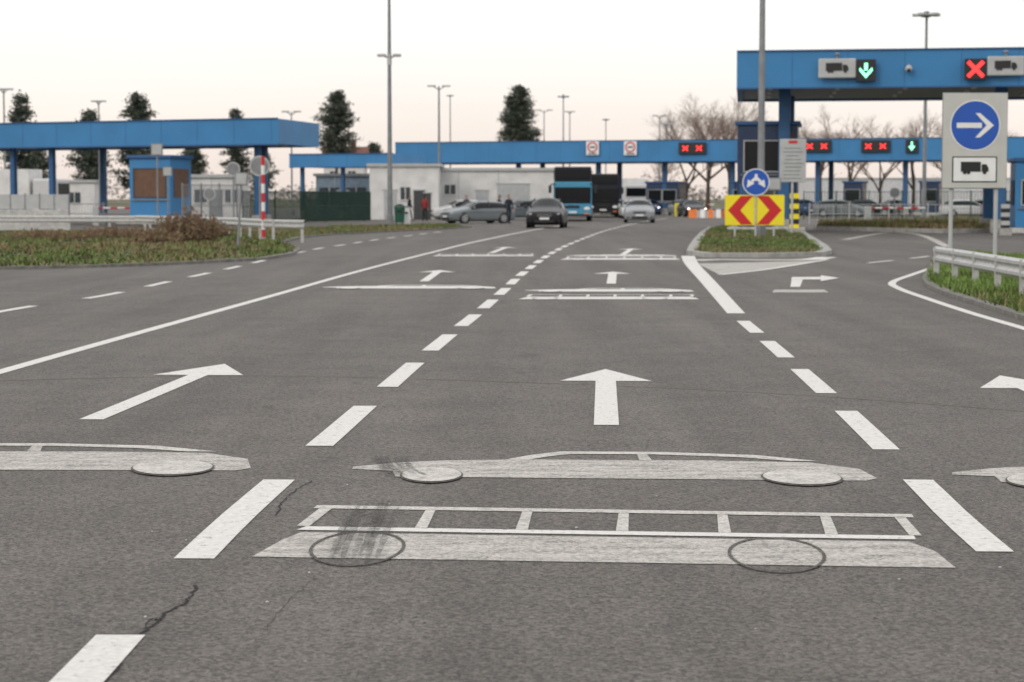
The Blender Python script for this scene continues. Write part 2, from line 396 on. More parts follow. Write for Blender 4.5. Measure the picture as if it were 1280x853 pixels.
I=island(FI,h=.2); grass(I,3000,.1,.3,z=.18,w=.04,dry=.6)
def weeds(px,py,r,n,h):
    x0,y0=G(px,py); mb=MB()
    for _ in range(n):
        a=R.uniform(0,6.28); q=r*math.sqrt(R.random()); x,y=q*math.cos(a),q*math.sin(a)*.6
        hh=h*R.uniform(.4,1)*(1-.4*q/r); p=Vector((x,y,0))
        for k in range(3):
            p2=p+Vector((R.uniform(-.1,.1),R.uniform(-.1,.1),hh/3)); mb.cyl(p,p2,.012,G4,.008,3,False)
            mb.poly([p2,p2+Vector((R.uniform(-.12,.12),.02,R.uniform(0,.12))),p2+Vector((R.uniform(-.12,.12),-.02,R.uniform(.05,.16)))],R.choice([G4,G4,G3]))
            p=p2
    put('dry_weeds',mb,(x0,y0,.05))
weeds(236,305,1.0,420,1.25); weeds(262,300,.8,160,.8); weeds(150,300,1.6,160,.5); weeds(60,302,1.6,130,.4); weeds(200,306,.9,100,.5)

# ---------------------------------------------------------------- canopies
def oriented(p0,p1):
    d=Vector((p1[0]-p0[0],p1[1]-p0[1])); return d.length, math.atan2(d.y,d.x)
def canopy(name,p0,p1,zb,zt,depth,cols,colr=.2,skew=0):
    Ln,rz=oriented(p0,p1); e=empty(name,(p0[0],p0[1],0),rz)
    k=skew
    def pr(x0,x1,y0,y1,z0,z1,mat,part):
        m=MB(); pts=[(x0+k*y0,y0),(x1+k*y0,y0),(x1+k*y1,y1),(x0+k*y1,y1)]
        n=4
        m.raw([(p[0],p[1],z0) for p in pts]+[(p[0],p[1],z1) for p in pts],[(i,(i+1)%n,n+(i+1)%n,n+i) for i in range(n)]+[(3,2,1,0),(4,5,6,7)],mat); put(part,m,parent=e)
    pr(0,Ln,0,.25,zb,zt,BLUE,'front_fascia'); pr(0,Ln,depth-.25,depth,zb,zt,BLUE,'rear_fascia')
    pr(0,.25,.252,depth-.252,zb,zt,BLUE,'side_fascia'); pr(Ln-.25,Ln,.252,depth-.252,zb,zt,BLUE,'side_fascia_far')
    pr(.252,Ln-.252,.252,depth-.252,zb+.12,zb+.4,SOFF,'soffit')
    m=MB(); x=2.4
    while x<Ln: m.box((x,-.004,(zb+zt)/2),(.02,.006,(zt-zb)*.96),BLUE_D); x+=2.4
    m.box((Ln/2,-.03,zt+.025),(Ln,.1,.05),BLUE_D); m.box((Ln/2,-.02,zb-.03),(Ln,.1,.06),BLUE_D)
    put('fascia_trim',m,parent=e)
    m=MB(); x=1.5
    while x<Ln-1:
        for y in(depth*.25,depth*.5,depth*.75): m.box((x+k*y,y,zb+.09),(.18,1.5,.05),WHITE)
        x+=3
    put('ceiling_lamps',m,parent=e)
    m=MB()
    for (x,y) in cols:
        m.box((x,y,zb/2+.05),(colr*2,colr*2,zb+.1),BLUE_C,bev=.03); m.box((x,y,.3),(colr*2+.25,colr*2+.25,.6),CONC,bev=.04)
    put('columns',m,parent=e); return e,rz
cr,crz=canopy('toll_canopy',(9.82,88),(41,82.8),6.36,7.93,13,[(2.0,3),(2.0,10),(11.5,3),(11.5,10),(21,3),(21,10),(29,3)],.26,skew=-.05)
cl,clz=canopy('toll_canopy',(-46,125),(-12.8,110),4.52,5.9,7.5,[(34.2,1.5),(32.2,5.5),(20.5,1),(17.7,1),(10,1.2),(20.5,6),(10,6)],.16,skew=-.23)
cf,cfz=canopy('toll_canopy',(-11.4,196),(48,177),5.0,6.95,12,[(4,2),(12,2),(20,2),(26.5,2),(33,2),(41,2),(49,2),(57,2),(12,10),(20,10),(33,10),(41,10)],.22)
cg,cgz=canopy('service_canopy',(AX(362,152),152),(AX(492,149),149),3.9,4.85,6,[(.6,1),(4,1),(7,1)],.14)

def truck(m,x,y,z,w,mat=BLACK,flip=1):
    f=flip
    def P(a,b): return (x+f*a*w,y-.006,z+b*w)
    m.poly([P(-.5,-.12),P(.22,-.12),P(.22,.24),P(-.5,.24)],mat)
    m.poly([P(.25,-.12),P(.5,-.12),P(.5,.02),P(.42,.15),P(.25,.15)],mat)
    for a in(-.36,-.22,.36): m.poly([(x+f*a*w+.07*w*math.cos(i),y-.01,z-.14*w+.07*w*math.sin(i)) for i in [k*.628 for k in range(10)]],mat)
def signal_box(x,z,sx,sz,icon,par,y=-.32):
    m=MB(); yf=y-.09
    if icon in('green','red'):
        m.box((x,y,z),(sx,.16,sz),BLACK,bev=.02)
        s=sx*.34; w=sx*.085
        if icon=='red':
            for sg in(1,-1):
                a=Vector((-s,-s*sg));b=Vector((s,s*sg)); n=Vector((-(b-a).normalized().y,(b-a).normalized().x))*w
                q=[a+n,a-n,b-n,b+n]; m.poly([(x+p.x,yf-.004-(.004 if sg>0 else 0),z+p.y) for p in q],LEDR)
        else:
            m.poly([(x-w,yf-.004,z+s*1.1),(x+w,yf-.004,z+s*1.1),(x+w,yf-.004,z-.0),(x-w,yf-.004,z-.0)],LEDG)
            m.poly([(x-s,yf-.008,z-.0),(x-s*.9,yf-.008,z+.12),(x,yf-.008,z-s*.55),(x+s*.9,yf-.008,z+.12),(x+s,yf-.008,z),(x,yf-.008,z-s*1.2)],LEDG)
    else:
        m.box((x,y,z),(sx,.14,sz),LGREY,bev=.05); truck(m,x,yf+.01,z,sx*.6)
        m.cyl((x,y,z+sz/2),(x,y,z+sz/2+.15),.06,GREY)
        m.sphere((x,y,z+sz/2+.18),.12,GREY,(1,1,.6),8)
    m.box((x,y/2,z),(sx*.3,abs(y),.08),GREY)
    put('lane_signal',m,parent=par)
k=28.4
for px0,px1,pt,pb,ic in((1020,1066,76,100,'truck'),(1067,1091,77,104,'green'),(1201,1228,76,102,'red'),(1229,1274,73,97,'truck')):
    Yd=88-((px0-919)/k)*.165
    xc=((px0+px1)/2-640)/F*Yd; s=F/Yd
    zc=1.55+(248-(pt+pb)/2)/s
    signal_box((xc-9.82)/math.cos(crz),zc,(px1-px0)/s,(pb-pt)/s,ic,cr)
m=MB(); x=(AX(1138,86.5)-9.82); m.sphere((x,-.25,7.1),.16,LGREY); m.cyl((x,-.25,7.1),(x,0,7.3),.05,GREY); m.sphere((x,-.34,7.04),.09,BLACK); put('camera_dome',m,parent=cr)
def far_local(px): 
    dx=(px-640)/F; t=math.tan(cfz)
    Y=(196+11.4*t)/(1-dx*t); X=dx*Y; return (X+11.4)/math.cos(cfz),Y
for px,typ in((741,'no'),(788,'no'),(865,'led'),(1020,'led'),(1093,'led'),(1138,'g')):
    lx,Y=far_local(px); s=F/Y; z=1.55+(248-(186 if px<1000 else 183.5))/s; m=MB()
    if typ=='no':
        m.box((lx,-.2,z),(1.25,.1,1.3),WHITE,bev=.03); m.disc((lx,-.256,z+.1),.5,RED); m.disc((lx,-.262,z+.1),.36,WHITE); m.box((lx,-.268,z+.1),(.5,.006,.14),BLACK); m.box((lx,-.262,z-.5),(.8,.006,.1),BLACK)
    elif typ[:3]=='led':
        m.box((lx,-.2,z),(2.6,.14,1.1),BLACK,bev=.02)
        for d in(-.65,.65): 
            for sg in(1,-1):
                a=Vector((-.26,-.22*sg));b=Vector((.26,.22*sg));n=Vector((-(b-a).y,(b-a).x)).normalized()*.055
                m.poly([(lx+d+p.x,-.276-(.004 if sg>0 else 0),z+p.y) for p in(a+n,a-n,b-n,b+n)],LEDR)
    else:
        m.box((lx,-.2,z),(1.1,.14,1.2),BLACK,bev=.02); m.poly([(lx-.07,-.276,z+.4),(lx+.07,-.276,z+.4),(lx+.07,-.276,z),(lx+.3,-.276,z),(lx,-.276,z-.4),(lx-.3,-.276,z),(lx-.07,-.276,z)],LEDG)
    put('lane_signal',m,parent=cf)

# ---------------------------------------------------------------- booths
def booth(loc,rz,w,d,h,wallm,base=.25,winz=(1.0,2.1),win=GLASS,name='toll_booth'):
    e=empty(name,loc,rz)
    m=MB(); m.box((0,0,base/2),(w+.8,d+1.6,base),CONCW,bev=.04); put('plinth',m,parent=e)
    m=MB(); m.box((0,0,base+h/2),(w,d,h),wallm,bev=.03); put('walls',m,parent=e)
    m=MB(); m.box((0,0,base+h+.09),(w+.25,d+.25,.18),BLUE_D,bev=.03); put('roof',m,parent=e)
    m=MB(); z0,z1=winz; zc=base+(z0+z1)/2; hh=z1-z0
    m.box((0,-d/2-.01,zc),(w*.78,.04,hh),win); m.box((w/2+.01,0,zc),(.04,d*.7,hh),win); m.box((-w/2-.01,0,zc),(.04,d*.7,hh),win)
    put('windows',m,parent=e)
    fm=LGREY if win is GLASS else DGREY
    m=MB()
    for xx in(-w*.39,w*.39): m.box((xx,-d/2-.045,zc),(.05,.03,hh+.08),fm)
    for zz in(zc-hh/2,zc+hh/2): m.box((0,-d/2-.047,zz),(w*.8,.026,.05),fm)
    m.box((0,-d/2-.06,base+z0-.14),(w*.9,.12,.05),GREY)
    put('window_frames',m,parent=e); return e
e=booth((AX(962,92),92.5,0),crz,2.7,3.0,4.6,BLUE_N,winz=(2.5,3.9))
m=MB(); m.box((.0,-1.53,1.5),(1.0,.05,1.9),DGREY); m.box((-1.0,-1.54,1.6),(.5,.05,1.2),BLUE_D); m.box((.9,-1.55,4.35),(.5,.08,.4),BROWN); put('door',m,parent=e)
booth((AX(1300,90),90,0),crz,2.4,3.0,2.9,BLUE)
kx=AX(201,110); e=booth((kx,110,0.15),clz+.1,2.5,2.4,3.3,BLUE,winz=(1.2,2.75),win=BROWN)
for px in(560,640,702,824,842,930,1070,1165):
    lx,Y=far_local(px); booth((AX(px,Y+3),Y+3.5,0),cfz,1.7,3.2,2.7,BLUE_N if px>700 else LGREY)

# ---------------------------------------------------------------- buildings
def building(name,x0,x1,Y,h,d,wall,roofm,wins=(),doors=(),gable=False,rz=0.):
    w=x1-x0; e=empty(name,((x0+x1)/2,Y,0),rz)
    m=MB(); m.box((0,d/2,h/2),(w,d,h),wall); put('walls',m,parent=e)
    m=MB()
    if gable:
        m.raw([(-w/2-.4,-.4,h),(w/2+.4,-.4,h),(w/2+.4,d+.4,h),(-w/2-.4,d+.4,h),(-w/2-.4,d/2,h+d*.38),(w/2+.4,d/2,h+d*.38)],[(0,1,5,4),(2,3,4,5),(1,2,5),(3,0,4),(3,2,1,0)],roofm)
        m.box((w*.2,d/2,h+d*.4),(.6,.6,1.2),BROWN)
    else: m.box((0,d/2,h+.11),(w+.4,d+.4,.22),roofm)
    put('roof',m,parent=e)
    m=MB()
    for (fx,z,ww,hh) in wins:
        m.box((fx*w,-.01,z),(ww,.06,hh),WGLASS); m.box((fx*w,-.05,z),(.05,.03,hh),WHITE); m.box((fx*w,-.05,z-hh/2-.04),(ww+.15,.1,.06),WHITE)
    if wins: put('windows',m,parent=e)
    m=MB()
    for (fx,ww,hh,mt) in doors: m.box((fx*w,-.02,hh/2),(ww,.07,hh),mt); m.box((fx*w,-.04,hh+.05),(ww+.16,.08,.08),LGREY)
    for i in range(int(w//3)): m.box((-w/2+3*(i+.5),-.012,h/2),(.05,.03,h),LGREY)
    if not gable: put('doors',m,parent=e)
    return e
building('office_building',AX(462,146),AX(548,146),146,3.85,8,OFFW,LGREY,[(.02,1.9,.7,.9)],[(.22,.8,2.1,DGREY),(.34,.5,1.9,DGREY),(-.2,.9,2.1,LGREY)])
building('warehouse_building',AX(548,150),AX(692,150),150.3,3.6,10,OFFW,LGREY,[(-.40,2.2,.8,.7)],[(.15,2.4,2.6,LGREY),(-.12,.9,2.1,LGREY)])
building('customs_building',AX(395,160),AX(462,160),160,3.3,6,pm('bluegrey_wall',(.20,.26,.32),.7),GREY,[(-.25,1.7,1.6,1.4),(.25,1.7,1.6,1.4)],[(0,.9,2.1,DGREY)])
building('container_office',AX(28,170),AX(112,170),172,2.9,4,OFFW,LGREY,[(-.3,1.6,1,.9),(.2,1.6,1,.9)],[(0,.9,2.1,GREY)])
building('container_office',AX(235,140),AX(300,140),141,3.0,4,OFFW,LGREY,[(-.3,1.7,.9,.9),(.3,1.7,.9,.9)],[(0,.9,2.1,GREY)])
building('brick_house',AX(405,245),AX(455,245),245,5.6,6,OFFW,ROOF,[(-.25,4.3,.9,1.1),(.2,4.3,.9,1.1)],gable=True)
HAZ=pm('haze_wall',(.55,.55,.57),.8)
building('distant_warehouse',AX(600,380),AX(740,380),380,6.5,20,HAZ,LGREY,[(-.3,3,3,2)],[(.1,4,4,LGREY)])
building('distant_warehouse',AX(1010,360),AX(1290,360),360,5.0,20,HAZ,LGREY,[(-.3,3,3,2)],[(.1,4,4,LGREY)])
m=MB(); Y=97; x0=AX(-60,Y);x1=AX(86,Y)
m.box(((x0+x1)/2,Y,.5),(x1-x0,.3,1.0),CONCW,bev=.02); 
for i in range(8): m.box((x0+(x1-x0)*(i+.5)/8,Y+.03,1.38),((x1-x0)/8-.05,.08,.70),LGREY)
for i in range(9): m.box((x0+(x1-x0)*i/8,Y+.03,.9),(.06,.1,1.75),GREY)
put('concrete_wall',m)

# ---------------------------------------------------------------- fences
def fence(name,P,h,mat,post=2.5,bar=.12,bw=.018,z0=0.1):
    m=MB(); L=seglen(P); s=0
    while s<L[-1]:
        p=along(P,L,s); m.box((p[0],p[1],h/2),(bw,bw,h-z0),mat); s+=bar
    s=0
    while s<L[-1]+.01:
        p=along(P,L,s); m.box((p[0],p[1],h/2),(.07,.07,h+.05),mat); s+=post
    for a,b in zip(P,P[1:]):
        for z in(.25,h*.5,h-.08): m.cyl((a[0],a[1]-.02,z),(b[0],b[1]-.02,z),.02,mat,n=5)
    put(name,m)
def fp(px,Y): return (AX(px,Y),Y)
fence('green_metal_fence',[fp(303,124),fp(375,127),fp(463,135)],2.05,GREENF,bar=.11,bw=.05)
fence('mesh_fence',[fp(1005,150),fp(1150,146),fp(1420,140)],2.1,GREENF,bar=.2,bw=.025)
fence('mesh_fence',[fp(1012,118),fp(1190,120)],1.25,GALV,bar=.5,bw=.02)
fence('mesh_fence',[fp(228,100),fp(300,106)],2.3,GREY,bar=.16,post=2,bw=.025)
fence('mesh_fence',[fp(85,118),fp(172,116)],1.3,GREY,bar=.2)

# ---------------------------------------------------------------- guard rails
def guardrail(P,zt=.72,h=.31,step=2.0):
    m=MB(); L=seglen(P); pr=[(0,0),(.05,.05),(.05,.1),(0,.15),(.0,.17),(.05,.22),(.05,.27),(0,.31)]
    pts=[along(P,L,L[-1]*i/12) for i in range(13)]
    for a,b in zip(pts,pts[1:]):
        d=Vector((b[0]-a[0],b[1]-a[1])).normalized(); n=Vector((-d.y,d.x))
        if n.y>0 and abs(n.y)>.3 or (abs(n.y)<=.3 and n.x>0): n=-n
        for (o1,z1),(o2,z2) in zip(pr,pr[1:]):
            k=h/.31
            m.poly([(a[0]+n.x*o1,a[1]+n.y*o1,zt-h+z1*k),(b[0]+n.x*o1,b[1]+n.y*o1,zt-h+z1*k),(b[0]+n.x*o2,b[1]+n.y*o2,zt-h+z2*k),(a[0]+n.x*o2,a[1]+n.y*o2,zt-h+z2*k)],GALV)
    s=.2
    while s<L[-1]:
        p=along(P,L,s); m.box((p[0],p[1]+.06,zt/2),(.1,.06,zt-.02),GALV); s+=step
    put('guard_rail',m)
guardrail([(8.15,38.5),(7.95,34),(7.72,29.5),(7.5,25)],zt=.63,h=.31)
guardrail([(AX(381,69),69),(AX(336,71),71),(AX(290,78),78),(AX(170,88),88)],zt=.8)
guardrail([(AX(0,96),93),(AX(120,94),92),(AX(220,92),91)],zt=.75)

# ---------------------------------------------------------------- signs
def post(m,x,y,z0,z1,r=.035,mat=GALV): m.cyl((x,y,z0),(x,y,z1),r,mat,n=10)
Y=43; s=F/Y; X=AX(1217,Y); e=empty('traffic_sign',(X,Y,0),.03)
m=MB(); post(m,-.47,.07,0,AZ(118,Y),.045,LGREY); post(m,.50,.07,0,AZ(118,Y),.045,LGREY); put('posts',m,parent=e)
zt,zb=AZ(116,Y),AZ(236,Y); w=82/s; m=MB()
m.box((0,0,(zt+zb)/2),(w,.05,zt-zb),GREY,bev=.02); m.box((0,-.027,(zt+zb)/2),(w-.03,.006,zt-zb-.03),pm('sign_face_grey',(.50,.50,.47),.5,var=.05)); put('panel',m,parent=e)
m=MB(); zc=AZ(157,Y); m.disc((0,-.034,zc),31.5/s,WHITE,40); m.disc((0,-.038,zc),30/s,BLUE_S,40)
q=.40
m.poly([(-q,-.042,zc-.055),(q*.35,-.042,zc-.055),(q*.35,-.042,zc+.055),(-q,-.042,zc+.055)],WHITE)
m.poly([(.0,-.046,zc+.26),(.10,-.046,zc+.26),(q,-.046,zc),(.10,-.046,zc-.26),(.0,-.046,zc-.26),(.24,-.046,zc)],WHITE)
put('symbol',m,parent=e)
m=MB(); zc2=AZ(212,Y); ww=56/s; m.box((0,-.034,zc2),(ww,.008,32/s),BLACK); m.box((0,-.040,zc2),(ww-.05,.006,32/s-.05),WHITE); truck(m,0,-.042,zc2+.02,ww*.62)
put('truck_plate',m,parent=e)
Y=74; s=F/Y; e=empty('chevron_sign',(AX(943.5,Y),Y,0),.02); w=74/s; zt,zb=AZ(244,Y),AZ(282,Y); h=zt-zb; zc=(zt+zb)/2
m=MB(); post(m,-w*.33,.05,0,zt,.04); post(m,w*.33,.05,0,zt,.04); put('posts',m,parent=e)
m=MB(); m.box((0,0,zc),(w,.05,h),YEL,bev=.01); m.box((0,.04,zc),(w*.9,.02,h*.8),GREY); put('board',m,parent=e)
m=MB()
for sg in(-1,1):
    m.poly([(sg*w*.035,-.030,zc+h*.47),(sg*w*.235,-.030,zc+h*.47),(sg*w*.455,-.030,zc),(sg*w*.235,-.030,zc-h*.47),(sg*w*.035,-.030,zc-h*.47),(sg*w*.245,-.030,zc)],RED)
put('chevrons',m,parent=e)
m=MB(); e=empty('traffic_sign',(AX(944.5,Y),Y-.1,0),.0); zc=AZ(228,Y); post(m,0,.06,0,zc+.4,.035); put('post',m,parent=e)
m=MB(); m.cyl((0,.0,zc),(0,.03,zc),17/s,WHITE,n=30); m.disc((0,-.004,zc),15.8/s,BLUE_S,30)
for sg in(-1,1):
    m.poly([(sg*.02,-.010,zc+.22),(sg*.02,-.010,zc+.10),(sg*.12,-.010,zc-.02),(sg*.20,-.010,zc+.06)],WHITE)
    m.poly([(sg*.06,-.014,zc-.05),(sg*.34,-.014,zc-.20),(sg*.30,-.014,zc+.10)],WHITE)
m.poly([(-.05,-.012,zc+.05),(.05,-.012,zc+.05),(.05,-.012,zc+.30),(-.05,-.012,zc+.30)],WHITE)
put('plate',m,parent=e)
Y=80; s=F/Y; X=AX(990.5,Y); zt,zb=AZ(174,Y),AZ(228,Y); m=MB(); e=empty('information_board',(X,Y,0),0)
post(m,0,.06,0,zt,.05); put('post',m,parent=e); m=MB(); m.box((0,0,(zt+zb)/2),(33/s,.06,zt-zb),LGREY,bev=.02)
for i in range(9): m.box((R.uniform(-.06,.06),-.034,zb+.15+i*.15),(R.uniform(.5,.8),.006,.035),GREY)
m.box((0,-.034,zt-.12),(.35,.006,.12),RED); put('board',m,parent=e)
def striped(name,px,Y,z0,z1,w,ca,cb,n,r=False):
    m=MB(); X=AX(px,Y); hh=(z1-z0)/n
    for i in range(n):
        if r: m.cyl((0,0,z0+i*hh),(0,0,z0+(i+1)*hh),w/2,(ca,cb)[i%2],n=10,cap=True)
        else: m.box((0,0,z0+(i+.5)*hh),(w,.12,hh-.002),(ca,cb)[i%2])
    m.box((0,0,z0/2+.02),(w*1.4,.3,z0+.06),CONC); put(name,m,(X,Y,0))
striped('hazard_post',993,84,.25,1.75,.38,YEL,BLACK,7)
striped('striped_pole',329,72,.1,3.05,.13,RED,WHITE,9,True)
striped('hazard_post',1257,84,.25,1.3,.35,BLACK,LGREY,6)
def sign_back(px,Y,ztop,d,shape='round',tilt=0):
    m=MB(); post(m,0,0,0,ztop,.04,GREY)
    if shape=='round': m.cyl((0,-.04,ztop-d/2),(0,-.06,ztop-d/2),d/2,LGREY,n=24); m.cyl((0,-.062,ztop-d/2),(0,-.066,ztop-d/2),d*.42,GREY,n=24)
    else: m.box((0,-.05,ztop-d/2),(d,.03,d),GREY,bev=.01); m.box((0,-.07,ztop-d/2),(d*.8,.01,d*.8),LGREY)
    m.box((0,-.03,ztop-d/2),(.12,.05,.1),GREY)
    o=put('traffic_sign',m,(AX(px,Y),Y,.05)); o.rotation_euler=(0,tilt,0)
sign_back(325,78,3.15,.8); sign_back(197,92,4.0,.55,'sq'); sign_back(297,62,2.3,.4,'sq',.06); sign_back(262,96,2.0,.6,'round'); sign_back(210,96,3.0,.45,'sq')
sign_back(292,100,3.3,.7); sign_back(1118,110,2.1,.6); sign_back(968,78,2.3,.5,'sq')

# ---------------------------------------------------------------- lamp posts
def lamp_post(px,Y,h,kind,r=.11,sp=.8):
    m=MB(); m.cyl((0,0,0),(0,0,h),r,GREY,r*.55,12); m.cyl((0,0,0),(0,0,.5),r*1.5,GREY,n=12)
    if kind=='flood':
        for a in range(5):
            t=a*6.28/5+.3; c,s_=math.cos(t)*sp,math.sin(t)*sp
            m.cyl((0,0,h-.25),(c,s_,h-.05),.04,GREY,n=6); m.box((c,s_,h-.08),(.55,.4,.16),LGREY,t,.04)
        m.cyl((0,0,h-.1),(0,0,h+.12),r*1.2,GREY)
    elif kind=='double':
        for sg in(-1,1):
            m.cyl((0,0,h-.3),(sg*sp*.6,0,h),.04,GREY,n=6); m.box((sg*sp*.75,0,h+.02),(.7,.28,.14),LGREY,0,.04)
    put('street_lamp',m,(AX(px,Y),Y,0))
Y=110; m=MB(); m.cyl((0,0,0),(0,0,15),.15,GREY,.07,12); m.cyl((0,0,0),(0,0,.6),.2,GREY); zz=AZ(70,Y)
for sg in(-1,1): m.cyl((0,0,zz-.15),(sg*.35,-.1,zz),.035,GREY,n=6); m.box((sg*.42,-.1,zz+.02),(.45,.3,.16),LGREY,.2*sg,.04)
m.cyl((0,0,zz-.5),(0,0,zz+.1),.13,GALV)
for sg in(-1,1): m.box((sg*.6,0,14.9),(.7,.28,.14),LGREY,0,.04)
m.box((0,0,14.8),(1.2,.08,.08),GREY)
put('street_lamp',m,(AX(487.5,Y),Y,0))
Y=76; m=MB(); m.cyl((0,0,0),(0,0,14),.14,GREY,.09,14); m.cyl((0,0,0),(0,0,.5),.2,GREY); m.box((0,-.13,1.2),(.16,.06,.5),GREY)
for sg in(-1,1): m.cyl((0,0,13.6),(sg*.8,0,13.9),.05,GREY,n=6); m.box((sg*1.1,0,13.95),(.8,.3,.16),LGREY,0,.04)
put('street_lamp',m,(AX(951,Y),Y,.1))
lamp_post(1155,118,AZ(17,118),'flood',.13,.55)
lamp_post(549,165,AZ(108,165),'double',.13,.8); lamp_post(563,230,AZ(120,230),'double',.1,.1)
lamp_post(704,200,AZ(120,200),'flood',.1,.3); lamp_post(680,240,AZ(138,240),'double',.1,.9); lamp_post(712,240,AZ(140,240),'double',.1,.4)
lamp_post(125,170,AZ(127,170),'double',.1,.4); lamp_post(7,150,AZ(112,150),'double',.1,.5); lamp_post(365,180,AZ(140,180),'double',.1,.7)
lamp_post(824,240,AZ(145,240),'double',.1,.7); lamp_post(832,200,AZ(155,200),'double',.09,.5); lamp_post(757,230,AZ(150,230),'double',.09,.1)

# ---------------------------------------------------------------- trees
def leafquad(m,c,s,mat):
    a=Vector((R.uniform(-1,1),R.uniform(-1,1),R.uniform(-.6,.6))).normalized()*s
    b=Vector((R.uniform(-1,1),R.uniform(-1,1),R.uniform(-1,1))).normalized()*s*.55
    m.poly([c-a,c+b*.8,c+a*R.uniform(.6,1.1),c-b],mat)
def conifer(px,ytop,ybase,wpx,Y,dens=1.,ragged=.35,shape='cone'):
    s=F/Y; h=AZ(ytop,Y); z0=max(.8,AZ(ybase,Y)); r=wpx/s/2
    m=MB(); m.cyl((0,0,0),(0,0,h*.97),.03*h*.55,BARK,.03,8)
    n=int(62*dens); nt=max(7,int((h-z0)/.62))
    skip=[R.uniform(0,6.28) for _ in range(nt+2)]
    for i in range(n):
        t=(i+R.random())/n; tier=int(t*nt); z=z0+(h-z0)*((tier+.5+R.uniform(-.5,.5))/nt)
        t=max(0,min(1,(z-z0)/(h-z0)))
        if shape=='cone': pr=min(1,.12+1.15*(1-t)**.85)
        elif shape=='cedar': pr=min(1,.18+1.7*(1-t)**.8)*(.78+.22*math.sin(tier*2.4+px))
        else: pr=(.10+.95*(1-t)**.5)*(.88+.12*math.sin(tier*1.9))
        a=R.uniform(0,6.283)
        if abs((a-skip[tier]+3.14)%6.28-3.14)<ragged*1.6: continue
        rr=r*pr*(1-ragged*.9*R.random())+.10
        d=Vector((math.cos(a),math.sin(a),0)); up=R.uniform(-.25,.2) if shape!='cedar' else R.uniform(-.1,.45)
        tip=d*rr+Vector((0,0,z+rr*up)); st=Vector((0,0,z))
        m.cyl(st,tip,.05,BARK,.015,4,False)
        k=int(3+rr*3.4)
        for j in range(k):
            f=.15+.9*(j+R.random())/k; c=st.lerp(tip,f)
            for _ in range(11):
                q=c+Vector((R.gauss(0,.24),R.gauss(0,.24),R.gauss(0,.16)-.05))
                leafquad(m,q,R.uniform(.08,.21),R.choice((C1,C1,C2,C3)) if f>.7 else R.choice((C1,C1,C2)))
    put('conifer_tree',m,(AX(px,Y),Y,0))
conifer(421,117,205,58,220,3.0,.28,'cedar')
conifer(649,108,195,64,260,4.6,.20,'full')
conifer(28,120,238,50,172,2.8,.30,'cone'); conifer(113,139,236,56,180,2.6,.35,'cedar'); conifer(173,119,236,66,185,3.2,.30,'cedar')
conifer(297,139,234,44,200,2.2,.35,'cedar'); conifer(240,182,240,40,210,1.8,.3,'cedar'); conifer(468,180,208,30,260,1.4,.2,'cone'); conifer(50,160,238,36,210,1.8,.3,'cone'); conifer(330,193,236,38,230,1.6,.3,'cedar')
def bare(px,ytop,wpx,Y,seed,depth=6):
    r=random.Random(seed); h=AZ(ytop,Y); m=MB(); spread=wpx/(F/Y)/h
    def br(p,d,L,rad,k):
        q=p+d*L; m.cyl(p,q,rad,BARK if k>4 else TWIG,rad*.65,5 if k>3 else 3,False)
        if k==0: return
        for _ in range(3 if k!=depth else 4):
            nd=(d+Vector((r.gauss(0,.42)*(.6+spread),r.gauss(0,.42)*(.6+spread),r.uniform(-.1,.35)))).normalized()
            br(p+d*L*r.uniform(.55,1),nd,L*r.uniform(.62,.86),rad*.58,k-1)
    br(Vector((0,0,0)),Vector((0,0,1)),h*.25,h*.015,depth)
    mx=max(v[2] for v in m.v); k=h/mx; m.v=[(v[0]*k,v[1]*k,v[2]*k) for v in m.v]
    put('bare_tree',m,(AX(px,Y),Y,0))
bare(885,108,95,235,3,7); bare(858,124,60,240,5,7); bare(912,118,60,250,9,7); bare(1025,125,70,235,4); bare(1062,140,60,240,8)
bare(1100,140,60,245,12); bare(1142,130,60,250,13); bare(1190,132,60,240,14); bare(1235,128,60,250,17); bare(828,165,40,270,15); bare(985,140,50,260,16)
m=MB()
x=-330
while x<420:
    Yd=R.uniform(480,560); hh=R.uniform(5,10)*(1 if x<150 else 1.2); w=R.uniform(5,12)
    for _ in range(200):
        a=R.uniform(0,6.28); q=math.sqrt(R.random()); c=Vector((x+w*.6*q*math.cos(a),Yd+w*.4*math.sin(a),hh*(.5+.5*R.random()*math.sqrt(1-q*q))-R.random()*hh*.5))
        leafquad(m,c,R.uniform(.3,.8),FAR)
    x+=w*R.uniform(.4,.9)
put('distant_tree_line',m)

